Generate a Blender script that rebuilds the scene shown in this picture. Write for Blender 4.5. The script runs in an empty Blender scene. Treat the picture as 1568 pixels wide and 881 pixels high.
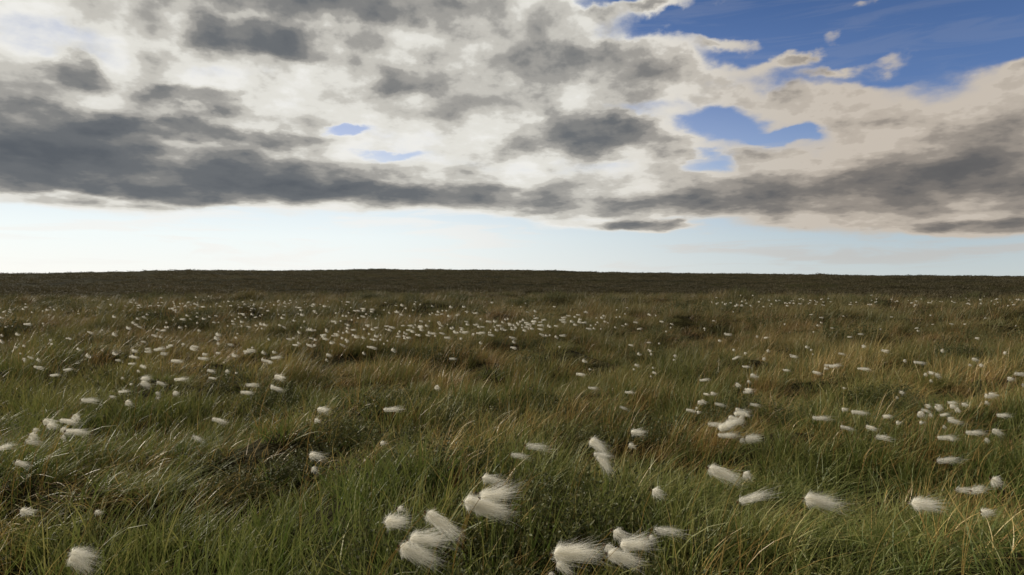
import bpy, bmesh, math, numpy as np
from mathutils import Vector, Matrix
rng = np.random.default_rng(7)
scene = bpy.context.scene
scene.view_settings.view_transform = 'Standard'
scene.view_settings.look = 'None'
scene.view_settings.exposure = 0

# ------------------------------------------------------------ numpy noise
_tab = np.random.default_rng(99).random((256, 256))
def vnoise(x, y, s=0):
    x = np.asarray(x, float) + s * 17.3; y = np.asarray(y, float) + s * 31.7
    xi = np.floor(x).astype(int); yi = np.floor(y).astype(int)
    fx = x - xi; fy = y - yi
    fx = fx * fx * (3 - 2 * fx); fy = fy * fy * (3 - 2 * fy)
    a = _tab[xi & 255, yi & 255]; b = _tab[(xi + 1) & 255, yi & 255]
    c = _tab[xi & 255, (yi + 1) & 255]; d = _tab[(xi + 1) & 255, (yi + 1) & 255]
    return (a * (1 - fx) + b * fx) * (1 - fy) + (c * (1 - fx) + d * fx) * fy
def fbm(x, y, o=3, s=0):
    t = 0; a = 1; n = 0
    for i in range(o):
        t = t + a * vnoise(x * 2 ** i, y * 2 ** i, s + i); n += a; a *= .5
    return t / n
def sstep(a, b, x):
    t = np.clip((x - a) / (b - a), 0, 1); return t * t * (3 - 2 * t)

# ------------------------------------------------------------ terrain
AZ = [-3.2, -1.4, -.64, -.486, -.174, 0, .2, .64, 1.4, 3.2]
TT = [.002, .003, .0054, .0093, .0132, .0115, .0085, .0023, .001, .002]
def ground(x, y):
    x = np.asarray(x, float); y = np.asarray(y, float)
    r = np.hypot(x, y); az = np.arctan2(x, y)
    z = (fbm(x * 1.0, y * 1.0, 3, 1) - .5) * .58 * sstep(.5, 2.5, r)
    z = z + (fbm(x * .35, y * .35, 2, 14) - .5) * .38 * sstep(2, 5, r)
    z = z + (fbm(x * .14, y * .14, 2, 5) - .5) * .6 * sstep(4, 14, r)
    z = z + (fbm(x * .03, y * .03, 3, 9) - .5) * 2.0 * sstep(45, 140, r) * (1 - .5 * sstep(250, 340, r))
    z = z - .6 * sstep(36, 58, r) * (1 - sstep(60, 140, r))
    t = np.interp(az, AZ, TT)
    z = z + sstep(45, 350, r) * (1.1 + 350 * t)
    z = z - np.clip(r - 360, 0, 900) * .02
    return z
EYE = float(ground(0., 0.)) + 1.12

# ------------------------------------------------------------ material helpers
def new_mat(name):
    m = bpy.data.materials.new(name); m.use_nodes = True
    nt = m.node_tree; nt.nodes.clear()
    return m, nt
def lk(nt, a, b): nt.links.new(a, b)
def ramp(nt, fac, stops, interp='LINEAR'):
    n = nt.nodes.new('ShaderNodeValToRGB'); cr = n.color_ramp; cr.interpolation = interp
    while len(cr.elements) < len(stops): cr.elements.new(.5)
    for e, (p, c) in zip(cr.elements, stops):
        e.position = p; e.color = (*c, 1)
    lk(nt, fac, n.inputs[0]); return n.outputs[0]
def math_n(nt, op, a, b=None, c=None, clamp=False):
    n = nt.nodes.new('ShaderNodeMath'); n.operation = op; n.use_clamp = clamp
    for i, v in enumerate((a, b, c)):
        if v is None: continue
        if isinstance(v, bpy.types.NodeSocket): lk(nt, v, n.inputs[i])
        else: n.inputs[i].default_value = v
    return n.outputs[0]
def mixc(nt, fac, a, b, mode='MIX'):
    n = nt.nodes.new('ShaderNodeMix'); n.data_type = 'RGBA'; n.blend_type = mode
    for s, v in ((n.inputs[0], fac), (n.inputs[6], a), (n.inputs[7], b)):
        if isinstance(v, bpy.types.NodeSocket): lk(nt, v, s)
        elif isinstance(v, (int, float)): s.default_value = v
        else: s.default_value = (*v, 1)
    return n.outputs[2]
def noise_n(nt, vec, scale, detail=4, rough=.5, dist=0, col=False, dim='3D'):
    n = nt.nodes.new('ShaderNodeTexNoise'); n.noise_dimensions = dim
    n.inputs['Scale'].default_value = scale; n.inputs['Detail'].default_value = detail
    n.inputs['Roughness'].default_value = rough; n.inputs['Distortion'].default_value = dist
    if vec is not None: lk(nt, vec, n.inputs['Vector'])
    return n.outputs[1 if col else 0]

def blade_material(name, near, mid, far, transl=.35, rough=.5, patch=.35, tipf=.5):
    """near/mid/far : palettes (4 colours), blended with distance out over the moor"""
    m, nt = new_mat(name)
    at = nt.nodes.new('ShaderNodeAttribute'); at.attribute_name = 'tint'
    sp = nt.nodes.new('ShaderNodeSeparateColor'); lk(nt, at.outputs['Color'], sp.inputs[0])
    oi = nt.nodes.new('ShaderNodeObjectInfo')
    ge = nt.nodes.new('ShaderNodeNewGeometry')
    n1 = noise_n(nt, ge.outputs['Position'], patch, 2, .6)
    n1 = math_n(nt, 'MULTIPLY_ADD', n1, 2.4, -.7)
    f = math_n(nt, 'MULTIPLY', sp.outputs[0], .5)
    f = math_n(nt, 'MULTIPLY_ADD', oi.outputs['Random'], .2, f)
    f = math_n(nt, 'MULTIPLY_ADD', n1, .4, f, clamp=True)
    ps = [0.05, .38, .66, .95]
    c = ramp(nt, f, list(zip(ps, near)))
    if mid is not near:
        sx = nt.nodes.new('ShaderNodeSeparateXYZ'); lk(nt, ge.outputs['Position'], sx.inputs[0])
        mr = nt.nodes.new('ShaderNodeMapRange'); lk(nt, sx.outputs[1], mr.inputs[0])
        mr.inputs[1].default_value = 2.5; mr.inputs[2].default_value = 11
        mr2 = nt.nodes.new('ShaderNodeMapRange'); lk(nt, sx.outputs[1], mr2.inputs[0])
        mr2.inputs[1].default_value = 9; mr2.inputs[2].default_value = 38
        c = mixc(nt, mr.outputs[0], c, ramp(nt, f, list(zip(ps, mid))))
        c = mixc(nt, mr2.outputs[0], c, ramp(nt, f, list(zip(ps, far))))  # far palette dims blades towards the cloud shadow painted on the distant moor
    tip = math_n(nt, 'MULTIPLY', math_n(nt, 'POWER', sp.outputs[1], 2.5), tipf)
    c = mixc(nt, tip, c, mixc(nt, .6, c, (.40, .32, .12)))
    p = nt.nodes.new('ShaderNodeBsdfPrincipled'); lk(nt, c, p.inputs['Base Color'])
    p.inputs['Roughness'].default_value = rough; p.inputs['Specular IOR Level'].default_value = .3
    t = nt.nodes.new('ShaderNodeBsdfTranslucent'); lk(nt, c, t.inputs[0])
    mx = nt.nodes.new('ShaderNodeMixShader'); mx.inputs[0].default_value = transl
    lk(nt, p.outputs[0], mx.inputs[1]); lk(nt, t.outputs[0], mx.inputs[2])
    o = nt.nodes.new('ShaderNodeOutputMaterial'); lk(nt, mx.outputs[0], o.inputs[0])
    return m

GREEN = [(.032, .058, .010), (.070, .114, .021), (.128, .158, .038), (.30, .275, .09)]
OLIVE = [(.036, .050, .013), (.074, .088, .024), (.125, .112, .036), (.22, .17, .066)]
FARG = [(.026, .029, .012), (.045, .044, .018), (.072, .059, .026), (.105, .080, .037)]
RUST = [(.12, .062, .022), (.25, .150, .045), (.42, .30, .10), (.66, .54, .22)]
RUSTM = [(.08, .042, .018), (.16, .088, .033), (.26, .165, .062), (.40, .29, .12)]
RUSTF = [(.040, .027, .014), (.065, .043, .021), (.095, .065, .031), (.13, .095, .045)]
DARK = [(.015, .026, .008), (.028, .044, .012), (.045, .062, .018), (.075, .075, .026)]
MOOR_SHADED = [(.034, .032, .017), (.050, .045, .023), (.068, .057, .029), (.092, .074, .037)]  # dark brown moor, with cloud shadow put into the colour
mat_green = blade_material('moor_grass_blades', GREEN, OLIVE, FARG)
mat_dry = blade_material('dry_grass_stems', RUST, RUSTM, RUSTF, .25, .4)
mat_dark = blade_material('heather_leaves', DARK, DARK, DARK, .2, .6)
mat_far = blade_material('distant_moor_tufts', MOOR_SHADED, MOOR_SHADED, MOOR_SHADED, .35, .7, .03, 0.)

m_white, nt = new_mat('cotton_fluff')
d = nt.nodes.new('ShaderNodeBsdfDiffuse'); d.inputs[0].default_value = (.90, .88, .82, 1)
t = nt.nodes.new('ShaderNodeBsdfTranslucent'); t.inputs[0].default_value = (.90, .88, .80, 1)
mx = nt.nodes.new('ShaderNodeMixShader'); mx.inputs[0].default_value = .55
lk(nt, d.outputs[0], mx.inputs[1]); lk(nt, t.outputs[0], mx.inputs[2])
o = nt.nodes.new('ShaderNodeOutputMaterial'); lk(nt, mx.outputs[0], o.inputs[0])
m_seed, nt = new_mat('seed_brown')
d = nt.nodes.new('ShaderNodeBsdfDiffuse'); d.inputs[0].default_value = (.10, .06, .03, 1)
o = nt.nodes.new('ShaderNodeOutputMaterial'); lk(nt, d.outputs[0], o.inputs[0])

# ground
m_gnd, nt = new_mat('peat_ground')
ge = nt.nodes.new('ShaderNodeNewGeometry')
n1 = noise_n(nt, ge.outputs['Position'], .05, 6, .65, .4)
n2 = noise_n(nt, ge.outputs['Position'], 3.0, 4, .7)
cg = ramp(nt, n1, [(.34, (.018, .018, .009)), (.47, (.029, .028, .013)), (.56, (.038, .037, .016)), (.68, (.052, .044, .020))])
cg2 = ramp(nt, n2, [(.3, (.35, .35, .35)), (.7, (1.25, 1.2, 1.1))])
cc = mixc(nt, 1.0, cg, cg2, 'MULTIPLY')
p = nt.nodes.new('ShaderNodeBsdfPrincipled'); lk(nt, cc, p.inputs['Base Color'])
p.inputs['Roughness'].default_value = .95; p.inputs['Specular IOR Level'].default_value = .03
bp = nt.nodes.new('ShaderNodeBump'); bp.inputs['Strength'].default_value = .8; bp.inputs['Distance'].default_value = .25
lk(nt, n2, bp.inputs['Height']); lk(nt, bp.outputs[0], p.inputs['Normal'])
o = nt.nodes.new('ShaderNodeOutputMaterial'); lk(nt, p.outputs[0], o.inputs[0])

# ------------------------------------------------------------ terrain mesh
NR, NA = 460, 840
rs = np.concatenate([[0.0], np.geomspace(.3, 5000, NR - 1)])
an = np.linspace(-math.pi, math.pi, NA, endpoint=False)
Rg, Ag = np.meshgrid(rs, an, indexing='ij')
X = Rg * np.sin(Ag); Y = Rg * np.cos(Ag); Z = ground(X, Y)
V = np.stack([X, Y, Z], -1).reshape(-1, 3)
i = np.arange(NR - 1)[:, None] * NA; j = np.arange(NA)[None]; j2 = (j + 1) % NA
F = np.stack([i + j, i + j2, i + NA + j2, i + NA + j], -1).reshape(-1, 4)
F = F[:, ::-1]
me = bpy.data.meshes.new('moorland_ground')
me.vertices.add(len(V)); me.vertices.foreach_set('co', V.ravel())
me.loops.add(F.size); me.loops.foreach_set('vertex_index', F.ravel().astype(np.int32))
me.polygons.add(len(F)); me.polygons.foreach_set('loop_start', (np.arange(len(F)) * 4).astype(np.int32))
me.update(calc_edges=True); me.validate()
me.polygons.foreach_set('use_smooth', np.ones(len(me.polygons), bool))
me.materials.append(m_gnd)
if me.polygons[NA * 5].normal.z < 0: me.flip_normals()
ob = bpy.data.objects.new('moorland_ground', me); scene.collection.objects.link(ob)

# ------------------------------------------------------------ ribbons
def ribbons(P, W, side, tint):
    B, S, _ = P.shape
    off = side[:, None, :] * W[:, :, None] * .5
    V = np.stack([P - off, P + off], 2)
    idx = np.arange(B * S * 2).reshape(B, S, 2)
    F = np.stack([idx[:, :-1, 0], idx[:, :-1, 1], idx[:, 1:, 1], idx[:, 1:, 0]], -1).reshape(-1, 4)
    C = np.zeros((B, S, 2, 4)); C[..., 0] = tint[:, None, None]
    C[..., 1] = np.linspace(0, 1, S)[None, :, None]; C[..., 3] = 1
    return V.reshape(-1, 3), F, C.reshape(-1, 4)
def make_obj(name, parts, mats):
    vs, fs, cs, ms = [], [], [], []; o = 0
    for (V, F, C), mi in parts:
        vs.append(V); fs.append(F + o); cs.append(C); ms.append(np.full(len(F), mi)); o += len(V)
    V = np.concatenate(vs); F = np.concatenate(fs); C = np.concatenate(cs); M = np.concatenate(ms)
    me = bpy.data.meshes.new(name); me.from_pydata(V.tolist(), [], F.tolist())
    a = me.color_attributes.new('tint', 'FLOAT_COLOR', 'POINT'); a.data.foreach_set('color', C.ravel())
    for m in mats: me.materials.append(m)
    me.polygons.foreach_set('material_index', M.astype(np.int32))
    return bpy.data.objects.new(name, me)
def tuft(nb, rad, h0, h1, w0, w1, lean, spread, curl, S=6):
    a = rng.random(nb) * 6.283; r = rad * np.sqrt(rng.random(nb))
    base = np.stack([r * np.cos(a), r * np.sin(a), np.full(nb, -.03)], -1)
    H = rng.uniform(h0, h1, nb); t = np.linspace(0, 1, S)[None, :]
    dx = lean * rng.uniform(.1, 1.5, nb) + rng.normal(0, spread, nb) + .4 * np.cos(a) * r / rad
    dy = rng.normal(0, spread, nb) - .05 + .4 * np.sin(a) * r / rad
    cx = curl * rng.uniform(-.3, 1.6, nb)
    P = np.zeros((nb, S, 3))
    P[..., 0] = base[:, 0:1] + H[:, None] * (dx[:, None] * t + cx[:, None] * t ** 2.2)
    P[..., 1] = base[:, 1:2] + H[:, None] * (dy[:, None] * t + (rng.normal(0, .25, nb))[:, None] * t ** 2)
    mag = np.sqrt(dx ** 2 + dy ** 2 + cx ** 2)
    P[..., 2] = base[:, 2:3] + H[:, None] * (t - np.clip(mag * .42, 0, .62)[:, None] * t ** 2.4)
    W = rng.uniform(w0, w1, nb)[:, None] * (1 - t ** 2) + .0006
    b = rng.random(nb) * 6.283
    side = np.stack([np.cos(b), np.sin(b), rng.normal(0, .2, nb)], -1)
    return ribbons(P, W, side, rng.random(nb))
def heather(nst, rad, h, leafn=18):
    parts = []
    a = rng.random(nst) * 6.283; r = rad * np.sqrt(rng.random(nst)); t = np.linspace(0, 1, 5)
    H = h * rng.uniform(.5, 1, nst) * (1 - .5 * (r / rad) ** 2)
    P = np.zeros((nst, 5, 3)); bx = r * np.cos(a); by = r * np.sin(a)
    P[..., 0] = bx[:, None] * (1 + .5 * t) + rng.normal(0, .03, (nst, 1)) * t + .03 * t
    P[..., 1] = by[:, None] * (1 + .5 * t) + rng.normal(0, .03, (nst, 1)) * t
    P[..., 2] = H[:, None] * t - .02
    b = rng.random(nst) * 6.28
    parts.append((ribbons(P, np.full((nst, 5), .0022), np.stack([np.cos(b), np.sin(b), 0 * b], -1), rng.random(nst) * .3 + .6), 0))
    n = nst * leafn; k = rng.integers(0, nst, n); tt = rng.uniform(.25, 1, n)
    c = np.stack([np.array([np.interp(q, t, P[kk, :, d]) for q, kk in zip(tt, k)]) for d in range(3)], -1)
    dv = rng.normal(0, 1, (n, 3)); dv[:, 2] = np.abs(dv[:, 2]) * .6; dv /= np.linalg.norm(dv, axis=1)[:, None]
    L = rng.uniform(.010, .024, n)[:, None]
    Q = np.stack([c, c + dv * L * .5, c + dv * L], 1)
    W = np.tile(np.array([.0015, .008, .001]), (n, 1))
    sd = np.cross(dv, rng.normal(0, 1, (n, 3))); sd /= np.linalg.norm(sd, axis=1)[:, None]
    parts.append((ribbons(Q, W, sd, rng.random(n)), 0))
    return parts

def collection_of(name, objs):
    c = bpy.data.collections.new(name)
    for o_ in objs: c.objects.link(o_)
    return c
green_c = collection_of('green_variants', [make_obj('green_tuft', [(tuft(60, .12, .10, .27, .003, .006, .18, .32, .30), 0)], [mat_green]) for _ in range(9)])
dry_c = collection_of('dry_variants', [make_obj('dry_tuft', [(tuft(28, .12, .17, .36, .0018, .0038, .32, .26, .4, 7), 0)], [mat_dry]) for _ in range(7)])
mid_c = collection_of('mid_variants', [make_obj('mid_tuft', [(tuft(60, .26, .12, .32, .006, .012, .25, .25, .3, 4), 0)], [mat_green]) for _ in range(5)])
middry_c = collection_of('middry_variants', [make_obj('middry_tuft', [(tuft(32, .26, .18, .38, .004, .009, .3, .22, .3, 4), 0)], [mat_dry]) for _ in range(5)])
hea_c = collection_of('heather_variants', [make_obj('heather_bush', heather(55, .19, .25), [mat_dark]) for _ in range(4)])
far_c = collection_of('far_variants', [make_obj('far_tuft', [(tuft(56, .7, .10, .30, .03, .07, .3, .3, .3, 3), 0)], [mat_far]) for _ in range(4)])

# ------------------------------------------------------------ scatter through geometry nodes
def scatter(name, coll, pts, rot, sc):
    N = len(pts)
    me = bpy.data.meshes.new(name); me.vertices.add(N); me.vertices.foreach_set('co', pts.astype(np.float32).ravel())
    a = me.attributes.new('rot', 'FLOAT_VECTOR', 'POINT'); a.data.foreach_set('vector', rot.astype(np.float32).ravel())
    a = me.attributes.new('scl', 'FLOAT_VECTOR', 'POINT'); a.data.foreach_set('vector', sc.astype(np.float32).ravel())
    a = me.attributes.new('pick', 'INT', 'POINT'); a.data.foreach_set('value', rng.integers(0, 1000, N).astype(np.int32))
    ob = bpy.data.objects.new(name, me); scene.collection.objects.link(ob)
    g = bpy.data.node_groups.new(name + '_gn', 'GeometryNodeTree')
    g.interface.new_socket('Geometry', in_out='INPUT', socket_type='NodeSocketGeometry')
    g.interface.new_socket('Geometry', in_out='OUTPUT', socket_type='NodeSocketGeometry')
    gi = g.nodes.new('NodeGroupInput'); go = g.nodes.new('NodeGroupOutput')
    ip = g.nodes.new('GeometryNodeInstanceOnPoints'); ci = g.nodes.new('GeometryNodeCollectionInfo')
    ci.inputs['Collection'].default_value = coll; ci.inputs['Separate Children'].default_value = True
    ci.inputs['Reset Children'].default_value = True
    def na(nm, ty):
        n = g.nodes.new('GeometryNodeInputNamedAttribute'); n.data_type = ty; n.inputs['Name'].default_value = nm
        return n.outputs['Attribute']
    e = g.nodes.new('FunctionNodeEulerToRotation'); g.links.new(na('rot', 'FLOAT_VECTOR'), e.inputs[0])
    g.links.new(gi.outputs[0], ip.inputs['Points']); g.links.new(ci.outputs[0], ip.inputs['Instance'])
    ip.inputs['Pick Instance'].default_value = True
    g.links.new(na('pick', 'INT'), ip.inputs['Instance Index']); g.links.new(e.outputs[0], ip.inputs['Rotation'])
    g.links.new(na('scl', 'FLOAT_VECTOR'), ip.inputs['Scale']); g.links.new(ip.outputs[0], go.inputs[0])
    md = ob.modifiers.new('scatter', 'NODES'); md.node_group = g
    return ob
def wedge(r0, r1, dens, half):
    n = int(dens * half * (r1 * r1 - r0 * r0))
    r = np.sqrt(rng.uniform(r0 * r0, r1 * r1, n)); a = rng.uniform(-half, half, n)
    return r * np.sin(a), r * np.cos(a)
def place(x, y, keep, smin, smax, yaw=.5, zoff=0):
    k = rng.random(len(x)) < keep; x = x[k]; y = y[k]; n = len(x)
    z = ground(x, y) + zoff
    rot = np.stack([rng.normal(0, .12, n), rng.normal(0, .12, n), rng.normal(0, yaw, n)], -1)
    s = rng.uniform(smin, smax, n)
    hs = .48 + 1.0 * sstep(.25, .75, fbm(x * 1.6, y * 1.6, 2, 60))
    sc = np.stack([s, s, s * hs * rng.uniform(.85, 1.15, n)], -1)
    return np.stack([x, y, z], -1), rot, sc
def cat(l): return [np.concatenate(q) for q in zip(*l)]
def dryness(x, y): return np.clip((fbm(x * .55, y * .55, 3, 21) - .5) * 3.8 + .36 + .20 * sstep(2, 9, y), 0, 1)
def darkness(x, y): return sstep(.55, .64, fbm(x * .7, y * .7, 3, 33))

x, y = wedge(.25, 8, 54, .95); dr = dryness(x, y); dk = darkness(x, y)
g1 = place(x, y, (1 - .35 * dr) * (1 - .4 * dk), .7, 1.25, 1.1)
x, y = wedge(8, 18, 21, .85); dr = dryness(x, y); dk = darkness(x, y)
g2 = place(x, y, (1 - .4 * dr) * (1 - .55 * dk), .9, 1.3, .9)
scatter('moor_grass', green_c, *cat([g1, g2]))
x, y = wedge(.25, 8, 34, .95); dk = darkness(x, y)
d1 = place(x, y, (.20 + .75 * dryness(x, y)) * (1 - .5 * dk), .65, 1.1, .6)
x, y = wedge(8, 18, 15, .85)
d2 = place(x, y, .16 + .75 * dryness(x, y), .75, 1.15, .5)
scatter('dry_grass', dry_c, *cat([d1, d2]))
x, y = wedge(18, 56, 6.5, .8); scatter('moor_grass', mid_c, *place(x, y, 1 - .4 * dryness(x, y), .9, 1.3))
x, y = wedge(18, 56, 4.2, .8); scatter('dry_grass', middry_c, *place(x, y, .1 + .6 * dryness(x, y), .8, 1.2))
x, y = wedge(1.2, 14, 12, .9); h1 = place(x, y, darkness(x, y) * .85 + .02, .6, 1.1, 3)
x, y = wedge(14, 50, 3.4, .85); h2 = place(x, y, darkness(x, y) * .95 + .02, 1.0, 1.8, 3)
scatter('heather', hea_c, *cat([h1, h2]))
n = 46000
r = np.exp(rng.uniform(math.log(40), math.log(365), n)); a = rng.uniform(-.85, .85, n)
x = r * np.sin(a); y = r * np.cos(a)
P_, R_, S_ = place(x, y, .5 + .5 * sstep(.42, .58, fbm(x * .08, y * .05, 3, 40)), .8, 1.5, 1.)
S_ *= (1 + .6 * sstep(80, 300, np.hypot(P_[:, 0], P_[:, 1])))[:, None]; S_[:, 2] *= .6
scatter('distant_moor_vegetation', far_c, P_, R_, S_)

# ------------------------------------------------------------ cotton grass
def unit(v): return v / np.linalg.norm(v, axis=-1, keepdims=True)
def strands(st, dv, L, w, wob=.1):
    n = len(st); bend = unit(dv + rng.normal(0, wob, (n, 3)))
    P = np.stack([st + (dv * q * (1 - .4 * q) + bend * .4 * q * q) * L for q in np.linspace(0, 1, 4)], 1)
    sd = unit(np.cross(dv, rng.normal(0, 1, (n, 3))))
    W = w * np.array([.8, 1, .8, .2])[None] * rng.uniform(.6, 1.3, (n, 1))
    return ribbons(P, W, sd, rng.random(n))
def puff(c, n, R, d, w, L0, L1, sp, ntail):
    """dense little ball of down, and a wind-drawn tail that thins with length"""
    d = unit(np.array(d, float)); out = unit(rng.normal(0, 1, (n, 3)))
    a = strands(np.array(c) + out * R * .15 + d * R * .3, unit(out * .8 + d * .9), R * rng.uniform(.8, 2.0, (n, 1)), w * .85, .3)
    o2 = unit(rng.normal(0, 1, (ntail, 3))) * rng.random((ntail, 1)) ** .6
    L = L0 + (L1 - L0) * rng.random((ntail, 1)) ** 1.6
    # strands start all along the tail, so the drift of down thins out softly
    st = np.array(c) + o2 * R * 1.05 + d * (R * .4 + rng.random((ntail, 1)) ** 1.4 * L1 * .45)
    b = strands(st, unit(d + rng.normal(0, sp, (ntail, 3))), L * .85, w * .5, .10)
    return [a, b]
HX, HZ = .11, .37
def cotton(heads, w=.0007):
    parts = []
    for (ox, oy, oz, R, n, nt_, L0, L1, sp, d) in heads:
        t = np.linspace(0, 1, 7); tip = np.array([HX + ox, oy, HZ + oz])
        P = np.stack([tip[0] * t ** 2.0, tip[1] * t ** 2, tip[2] * (1 - (1 - t) ** 1.15)], -1)[None]
        for s in ((0, 1, 0), (1, 0, 0)):
            parts.append((ribbons(P, np.full((1, 7), .0018), np.array([s], float), np.array([.5])), 1))
        for q_ in puff(tip, n, R, d, w, L0, L1, sp, nt_): parts.append((q_, 0))
        parts.append((strands(np.tile(tip - np.array([.006, 0, 0]), (20, 1)), unit(rng.normal(0, .5, (20, 3)) + np.array([1, 0, -.2])), rng.uniform(.004, .010, (20, 1)), .002), 2))
    return make_obj('cotton_grass_stem', parts, [m_white, mat_dry, m_seed])
big = [cotton([(0, 0, 0, .020, 260, 700, .02, .10, .18, (1, 0, -.45)), (.02, .03, -.06, .019, 220, 600, .02, .09, .2, (.8, 0, -.8))]),
       cotton([(0, 0, 0, .022, 320, 860, .02, .12, .17, (1, .1, -.12))]),
       cotton([(0, 0, 0, .020, 240, 640, .02, .11, .18, (1, 0, -.3)), (.03, -.02, .028, .018, 160, 540, .02, .11, .2, (1, 0, .12))]),
       cotton([(0, 0, 0, .019, 200, 640, .03, .12, .13, (.9, 0, -.5))]),
       cotton([(0, 0, 0, .021, 260, 700, .015, .09, .24, (.8, 0, .1))])]
small = [cotton([(0, 0, 0, .013, 180, 180, .012, .05, .2, (1, 0, -.3))]),
         cotton([(0, 0, 0, .012, 70, 300, .02, .085, .12, (1, 0, -.1))]),
         cotton([(0, 0, 0, .014, 180, 160, .010, .04, .26, (.8, 0, -.8))]),
         cotton([(0, 0, 0, .012, 30, 220, .03, .10, .14, (1, 0, .08))]),
         cotton([(0, 0, 0, .014, 140, 240, .015, .065, .18, (1, .2, -.35)), (-.02, .02, -.05, .010, 90, 80, .01, .03, .2, (1, .2, -.6))]),
         cotton([(0, 0, 0, .015, 16, 170, .02, .09, .14, (1, -.2, -.15))]),
         cotton([(0, 0, 0, .009, 90, 60, .008, .03, .2, (1, 0, -.2))])]
farh = [cotton([(0, 0, 0, .012, 40, 30, .014, .05, .2, (1, 0, -.2))], .0026),
        cotton([(0, 0, 0, .010, 16, 44, .02, .075, .1, (1, 0, -.08))], .0022),
        cotton([(0, 0, 0, .011, 34, 16, .010, .03, .25, (.7, 0, -.4))], .0026)]
big_c = collection_of('cotton_big', big); small_c = collection_of('cotton_small', small); farh_c = collection_of('cotton_far', farh)

RR = np.geomspace(1.2, 160, 900)
def stand(a, b, h=.34):
    """ground position whose flower head is seen on bearing a and depression b (tangents x1045)"""
    a = np.asarray(a, float); b = np.asarray(b, float)
    az = np.arctan(a / 1045); tn = b / 1045 * np.cos(az)
    xs = RR[None] * np.sin(az)[:, None]; ys = RR[None] * np.cos(az)[:, None]
    hit = ground(xs, ys) + h >= EYE + RR[None] * tn[:, None]
    k = np.where(hit.any(1), hit.argmax(1), -1); ok = k >= 0
    return xs[np.arange(len(a)), k][ok], ys[np.arange(len(a)), k][ok], ok
def cot(name, coll, a, b, s0, s1, yaw=.3, h=.37):
    a = np.array(a, float); b = np.array(b, float)
    x, y, ok = stand(a, b, h); n = len(x); s = rng.uniform(s0, s1, n)
    th = rng.normal(0, yaw, n)
    bx = x - HX * s * np.cos(th); by = y - HX * s * np.sin(th)
    z = ground(x, y) + h - HZ * s
    scatter(name, coll, np.stack([bx, by, z], -1), np.stack([0 * th, rng.normal(0, .12, n), th], -1), np.stack([s, s, s], -1))
B_ = [(95,848),(600,836),(596,806),(622,776),(700,768),(752,785),(868,858),(922,848),(902,674),
      (1108,660),(1104,722),(1140,674),(1232,766),(1384,770),(218,588),(1112,640),(1125,655)]
S_ = [(78,836),(915,700),(500,708),(766,742),(1150,728),(1175,780),(952,803),(910,798),(1040,825),(818,845),(790,700),(820,687),(1010,670),(1055,768),
      (938,621),(1075,635),(1080,618),(1240,640),(1300,630),(1390,652),(1430,655),(1475,662),(1474,715),(1470,752),(1536,740),
      (1436,622),(1466,625),(585,628),(656,588),(612,692),(290,667),(62,672),(78,648),(102,634),(14,695),(20,708),(270,605),(215,620),
      (118,612),(200,560),(192,545),(318,568),(350,568),(396,550),(400,588),(176,575),(245,540),(318,545),(880,573),(896,565),
      (998,570),(952,600),(1130,560),(1242,543),(1120,585),(1238,570),(694,552),(306,635),(500,545),(1420,570),(1558,575),(1556,590),(1500,605),(1495,755)]
B_ = np.array(B_, float); S_ = np.array(S_, float)
cot('cotton_grass', big_c, B_[:, 0] - 784, 428 - B_[:, 1], .85, 1.08)
cl = [(1430, 635, 60, 22, 16), (1115, 650, 30, 25, 8), (75, 650, 30, 22, 6), (212, 600, 18, 16, 5), (330, 562, 50, 14, 8), (1130, 590, 40, 25, 6), (1260, 560, 60, 16, 8)]
sx_ = np.concatenate([S_[:, 0], rng.uniform(0, 1568, 8), rng.uniform(-60, 430, 14), rng.uniform(950, 1640, 24)] + [rng.normal(c[0], c[2], c[4]) for c in cl])
sy_ = np.concatenate([S_[:, 1], rng.uniform(560, 800, 8), rng.uniform(520, 620, 14), rng.uniform(520, 680, 24)] + [rng.normal(c[1], c[3], c[4]) for c in cl])
cot('cotton_grass', small_c, sx_ - 784, 428 - sy_, .75, 1.2)
fx, fy = [], []
def add(n, fxn, fyn): fx.append(fxn(n)); fy.append(fyn(n))
U = lambda a, b: (lambda n: rng.uniform(a, b, n)); N_ = lambda a, b: (lambda n: rng.normal(a, b, n))
add(150, U(180, 960), lambda n: 462 + np.abs(rng.normal(0, 36, n)))
for cx, cy, sx, sy, n in [(530,512,40,10,38),(660,505,45,7,48),(790,500,35,6,40),(880,492,35,6,22),(430,480,90,9,30),(320,466,70,4,40),(480,505,80,14,22),(230,500,60,14,14),(980,490,60,10,10)]:
    add(n, N_(cx, sx), N_(cy, sy))
add(45, U(-20, 420), U(475, 560)); add(55, U(950, 1620), U(478, 560))
add(120, U(1090, 1640), N_(463, 4)); add(20, U(-30, 80), N_(477, 4)); add(50, U(190, 640), N_(465, 4))
fx = np.concatenate(fx); fy = np.maximum(np.concatenate(fy), 453)
cot('cotton_grass', farh_c, fx - 784, 428 - fy, .9, 1.5)

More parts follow.
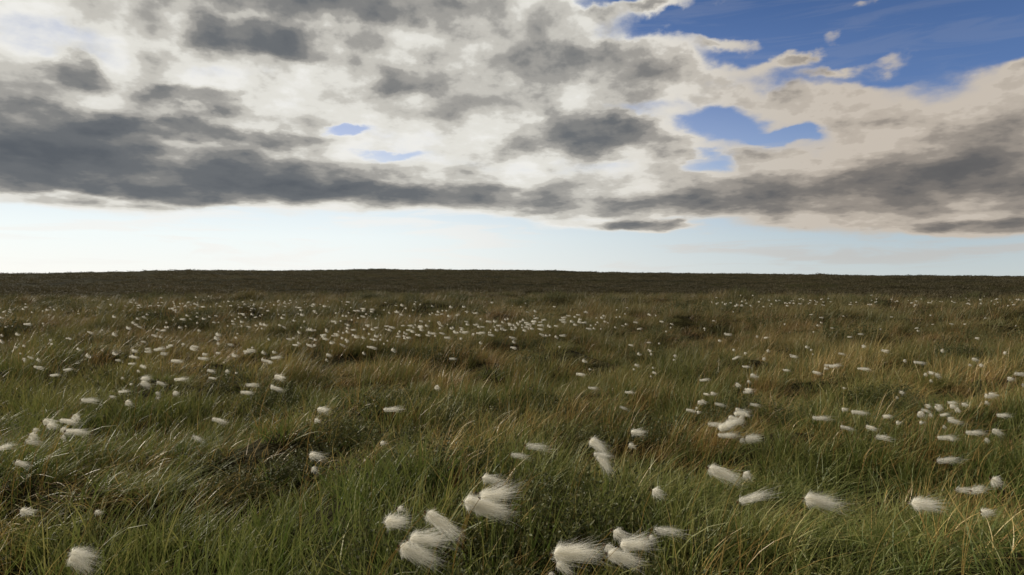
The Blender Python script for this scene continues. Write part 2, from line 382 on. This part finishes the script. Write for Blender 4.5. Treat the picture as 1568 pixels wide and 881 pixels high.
# ------------------------------------------------------------ boundary cairn on the ridge
m_st, nt = new_mat('cairn_stone')
p = nt.nodes.new('ShaderNodeBsdfPrincipled'); lk(nt, ramp(nt, noise_n(nt, None, 6, 5), [(.3, (.06, .06, .055)), (.7, (.2, .19, .17))]), p.inputs['Base Color'])
o = nt.nodes.new('ShaderNodeOutputMaterial'); lk(nt, p.outputs[0], o.inputs[0])
bm = bmesh.new()
for k in range(46):
    hgt = (k / 46) ** 1.1; rr = .45 * (1 - hgt * .75)
    an_ = rng.random() * 6.28
    q = Matrix.Translation((rr * math.cos(an_) * rng.random() ** .4, rr * math.sin(an_) * rng.random() ** .4, hgt * 1.25)) @ Matrix.Rotation(rng.random() * 6, 4, 'Z') @ Matrix.Diagonal((.24, .17, .11, 1))
    ret = bmesh.ops.create_icosphere(bm, subdivisions=1, radius=1, matrix=q)
    for v in ret['verts']: v.co += Vector(rng.normal(0, .012, 3))
me = bpy.data.meshes.new('stone_cairn'); bm.to_mesh(me); bm.free(); me.materials.append(m_st)
ob = bpy.data.objects.new('stone_cairn', me); scene.collection.objects.link(ob)
az = math.atan((851 - 784) / 1045); cx, cy = 345 * math.sin(az), 345 * math.cos(az)
ob.location = (cx, cy, float(ground(cx, cy)) + .25)

# ------------------------------------------------------------ sky
SUN_AZ, SUN_EL = math.radians(-66), math.radians(27)
w = bpy.data.worlds.new('World'); scene.world = w; w.use_nodes = True
nt = w.node_tree; nt.nodes.clear()
M = lambda op, a, b=None, c=None, clamp=False: math_n(nt, op, a, b, c, clamp)
def VM(op, a, b=None, c=None):
    n = nt.nodes.new('ShaderNodeVectorMath'); n.operation = op
    for i_, v in enumerate((a, b, c)):
        if v is None: continue
        if isinstance(v, bpy.types.NodeSocket): lk(nt, v, n.inputs[i_])
        else: n.inputs[i_].default_value = v
    return n.outputs['Value'] if op == 'DOT_PRODUCT' else n.outputs[0]
def SM(x_, a, b, c=0., d=1.):
    n = nt.nodes.new('ShaderNodeMapRange'); n.interpolation_type = 'SMOOTHSTEP'
    lk(nt, x_, n.inputs[0])
    for i_, v in enumerate((a, b, c, d)):
        if isinstance(v, bpy.types.NodeSocket): lk(nt, v, n.inputs[i_ + 1])
        else: n.inputs[i_ + 1].default_value = v
    return n.outputs[0]
def CX(a, b, c=0.):
    n = nt.nodes.new('ShaderNodeCombineXYZ')
    for i_, v in enumerate((a, b, c)):
        if isinstance(v, bpy.types.NodeSocket): lk(nt, v, n.inputs[i_])
        else: n.inputs[i_].default_value = v
    return n.outputs[0]
def N2(vec, scale, detail, rough=.5, dist=0., col=False): return noise_n(nt, vec, scale, detail, rough, dist, col, '2D')
tc = nt.nodes.new('ShaderNodeTexCoord'); D_ = tc.outputs['Generated']
s = nt.nodes.new('ShaderNodeSeparateXYZ'); lk(nt, D_, s.inputs[0]); dx, dy, dz = s.outputs
hh = M('MAXIMUM', M('SQRT', M('ADD', M('MULTIPLY', dx, dx), M('MULTIPLY', dy, dy))), .02)
azn = M('ARCTAN2', dx, dy); vv = M('MINIMUM', M('DIVIDE', dz, hh), 3.)
# cloud-deck coordinates: bearing, and log elevation (deck foreshortens to the horizon)
le = M('LOGARITHM', M('ADD', M('MAXIMUM', vv, 0.), .10), 2.71828)
q = CX(azn, M('MULTIPLY', le, .64))
amp = M('MINIMUM', M('MAXIMUM', M('MULTIPLY_ADD', vv, 3.0, .08), 0.), 1.)
w1 = VM('SUBTRACT', N2(q, 9.0, 6, .54, 0, True), (.5, .5, .5))
w1 = VM('MULTIPLY', w1, CX(M('MULTIPLY', amp, .15), M('MULTIPLY', amp, .085)))
uvw = VM('ADD', CX(azn, vv), w1)
def blobs(lst, start, flat=False):
    acc = start
    for (px, py, sx, sy, wt) in lst:
        a, b = px - 784, 428 - py
        A = math.atan(a / 1045); c = math.cos(A)
        u0, v0 = A, b / 1045 * c; su = sx / 1045 * c * c; sv = sy / 1045 * c
        d = VM('MULTIPLY_ADD', uvw, (1 / su, 1 / sv, 0), (-u0 / su, -v0 / sv, 0))
        dd = VM('DOT_PRODUCT', d, d)
        if flat: dd = M('MULTIPLY', dd, dd)
        e = M('POWER', 0.36788, dd)
        acc = M('MULTIPLY_ADD', e, wt, acc)
    return acc
nF = N2(q, 4.6, 5, .5, .15)
nF2 = N2(q, 17.0, 4, .58, 0.)
base = M('MULTIPLY_ADD', M('SUBTRACT', nF, .5), .58, .37)
base = M('MULTIPLY_ADD', M('SUBTRACT', nF2, .5), .30, base)
base = M('ADD', base, M('MULTIPLY', SM(vv, .55, .9), .55))  # denser cloud overhead, out of view, added to cut sky fill light
LF = [ # clear holes
 (1260,28,360,70,-1.05),(1500,60,200,78,-.6),(1100,192,78,28,-.66),(930,-5,90,14,-.5),
 (522,196,42,9,-.50),(605,240,50,6,-.32),(1195,210,54,12,-.55),(1085,247,42,14,-.42),(1290,108,130,26,-.46),
 # dark masses
 (430,2,310,26,.36),(420,62,130,28,.50),(110,112,72,25,.40),(285,155,90,16,.46),(50,194,185,36,.46),(320,205,185,15,.46),
 (250,270,460,40,.60),(640,297,210,17,.38),
 (900,98,190,36,.34),(960,82,100,24,.22),(1060,108,80,20,.24),(640,122,64,18,.30),
 (920,208,150,31,.62),(1320,290,340,36,.38),(1550,250,130,60,.32),(900,318,260,12,.34),(985,346,90,9,.66),(1500,350,150,10,.42)]
LG = [ # small puffs in the blue
 (1480,30,52,13,.80),(1315,12,54,12,.80),(1268,58,50,13,.78),(1200,92,54,17,.86),(1362,95,54,15,.80),(1120,62,72,17,.90),(1010,15,36,13,.75),(1262,114,40,11,.6),(1545,108,60,18,.5),(1400,50,30,7,.5),(1175,25,30,8,.5),
 (60,250,220,46,.2),(700,40,200,34,.14),(60,45,150,34,-.26),(270,105,150,24,-.26),(650,215,140,30,-.24),(720,260,220,20,-.26),(150,307,320,7,-.35),(985,162,50,12,-.3),(1230,215,120,30,-.16),(560,150,120,24,-.14),(1180,140,80,20,-.12),(1400,230,180,30,.12)]
Fd = blobs(LG, blobs(LF, base, True))
edge = M('SUBTRACT', .099, M('MULTIPLY', SM(azn, -.1, .62), .037))
vwob = M('MULTIPLY_ADD', M('SUBTRACT', nF, .5), .05, vv)
below = SM(vwob, M('SUBTRACT', edge, .026), M('ADD', edge, .010), 1., 0.)
Fd2 = M('SUBTRACT', Fd, M('MULTIPLY', below, .85))
Fa = M('MULTIPLY_ADD', M('MULTIPLY', SM(azn, .0, .18, 1., 0.), M('SUBTRACT', 1., below)), .12, Fd2)
alpha = SM(Fa, -.16, .32)
nR = N2(VM('ADD', q, (-.03, .03, 0)), 7.0, 5, .55); nR0 = N2(q, 7.0, 5, .55)
rel = M('MULTIPLY', M('SUBTRACT', nR0, nR), 1.2)
tone = M('SUBTRACT', Fd2, rel)
# thin cloud on the side away from the sun is cream-grey, not white; high small puffs stay pale
rt = SM(azn, .05, .35)
tone = M('MAXIMUM', tone, M('MULTIPLY', rt, .32))
cap = M('ADD', M('SUBTRACT', 1.5, M('MULTIPLY', M('MULTIPLY', SM(azn, .2, .38), SM(vv, .18, .25)), 1.04)), M('MULTIPLY', rel, -.7))
tone = M('MINIMUM', tone, cap)
tn_ = M('MULTIPLY', tone, .7, clamp=True)
colc = ramp(nt, tn_, [(.0, (.86, .85, .81)), (.16, (.76, .745, .69)), (.28, (.56, .542, .495)), (.42, (.35, .34, .318)), (.56, (.218, .220, .218)), (.72, (.145, .156, .168)), (1., (.105, .118, .135))], 'EASE')
warm = SM(azn, .05, .5)
colc = mixc(nt, M('MULTIPLY', warm, .75), colc, mixc(nt, 1., colc, (.84, .74, .67), 'MULTIPLY'))
ns = nt.nodes.new('ShaderNodeTexSky'); ns.sky_type = 'NISHITA'; ns.sun_disc = False
ns.sun_elevation = SUN_EL; ns.sun_rotation = SUN_AZ
nis = VM('SCALE', ns.outputs[0]); nt.nodes[-1].inputs['Scale'].default_value = .1
left = ramp(nt, M('MULTIPLY', vv, 2.), [(.0, (.97, .98, .95)), (.12, (.90, .97, .98)), (.24, (.74, .84, .92)), (.40, (.50, .58, .80)), (.60, (.18, .28, .56)), (.85, (.05, .13, .34))])
right = ramp(nt, M('MULTIPLY', vv, 2.), [(.0, (.60, .66, .66)), (.12, (.46, .56, .63)), (.30, (.24, .36, .60)), (.5, (.10, .19, .42)), (.85, (.035, .09, .25))])
air = mixc(nt, SM(azn, -.30, .62), left, right)
air = mixc(nt, .08, air, nis)
st_ = N2(VM('MULTIPLY', CX(azn, vv), (5., 42., 1.)), 1.0, 5, .6, .4)
sa = M('MULTIPLY', SM(st_, .46, .66), SM(vv, .0, .03))
sa = M('MULTIPLY', M('MULTIPLY', sa, SM(vv, .12, .2, 1., .12)), .6)
air = mixc(nt, sa, air, mixc(nt, SM(azn, -.2, .5), (.92, .90, .86), (.54, .51, .48)))
sky = mixc(nt, alpha, air, colc)
up = VM('SCALE', sky); nt.nodes[-1].inputs['Scale'].default_value = 10.
bg = nt.nodes.new('ShaderNodeBackground'); lk(nt, up, bg.inputs[0]); bg.inputs[1].default_value = .1
o = nt.nodes.new('ShaderNodeOutputWorld'); lk(nt, bg.outputs[0], o.inputs[0])
w.cycles.sampling_method = 'NONE'

# ------------------------------------------------------------ sun
ld = bpy.data.lights.new('sun', 'SUN'); ld.energy = 4.9; ld.angle = math.radians(.6); ld.color = (1, .91, .76)
lo = bpy.data.objects.new('sun', ld); scene.collection.objects.link(lo)
sd = Vector((math.sin(SUN_AZ) * math.cos(SUN_EL), math.cos(SUN_AZ) * math.cos(SUN_EL), math.sin(SUN_EL)))
lo.rotation_euler = sd.to_track_quat('Z', 'Y').to_euler(); lo.location = (-20, 5, 20)

# ------------------------------------------------------------ camera
cd = bpy.data.cameras.new('camera'); cd.lens = 24; cd.sensor_width = 36; cd.clip_start = .05; cd.clip_end = 10000
co = bpy.data.objects.new('camera', cd); scene.collection.objects.link(co)
co.location = (0, 0, EYE); co.rotation_euler = (math.radians(90 - .68), 0, 0)
scene.camera = co
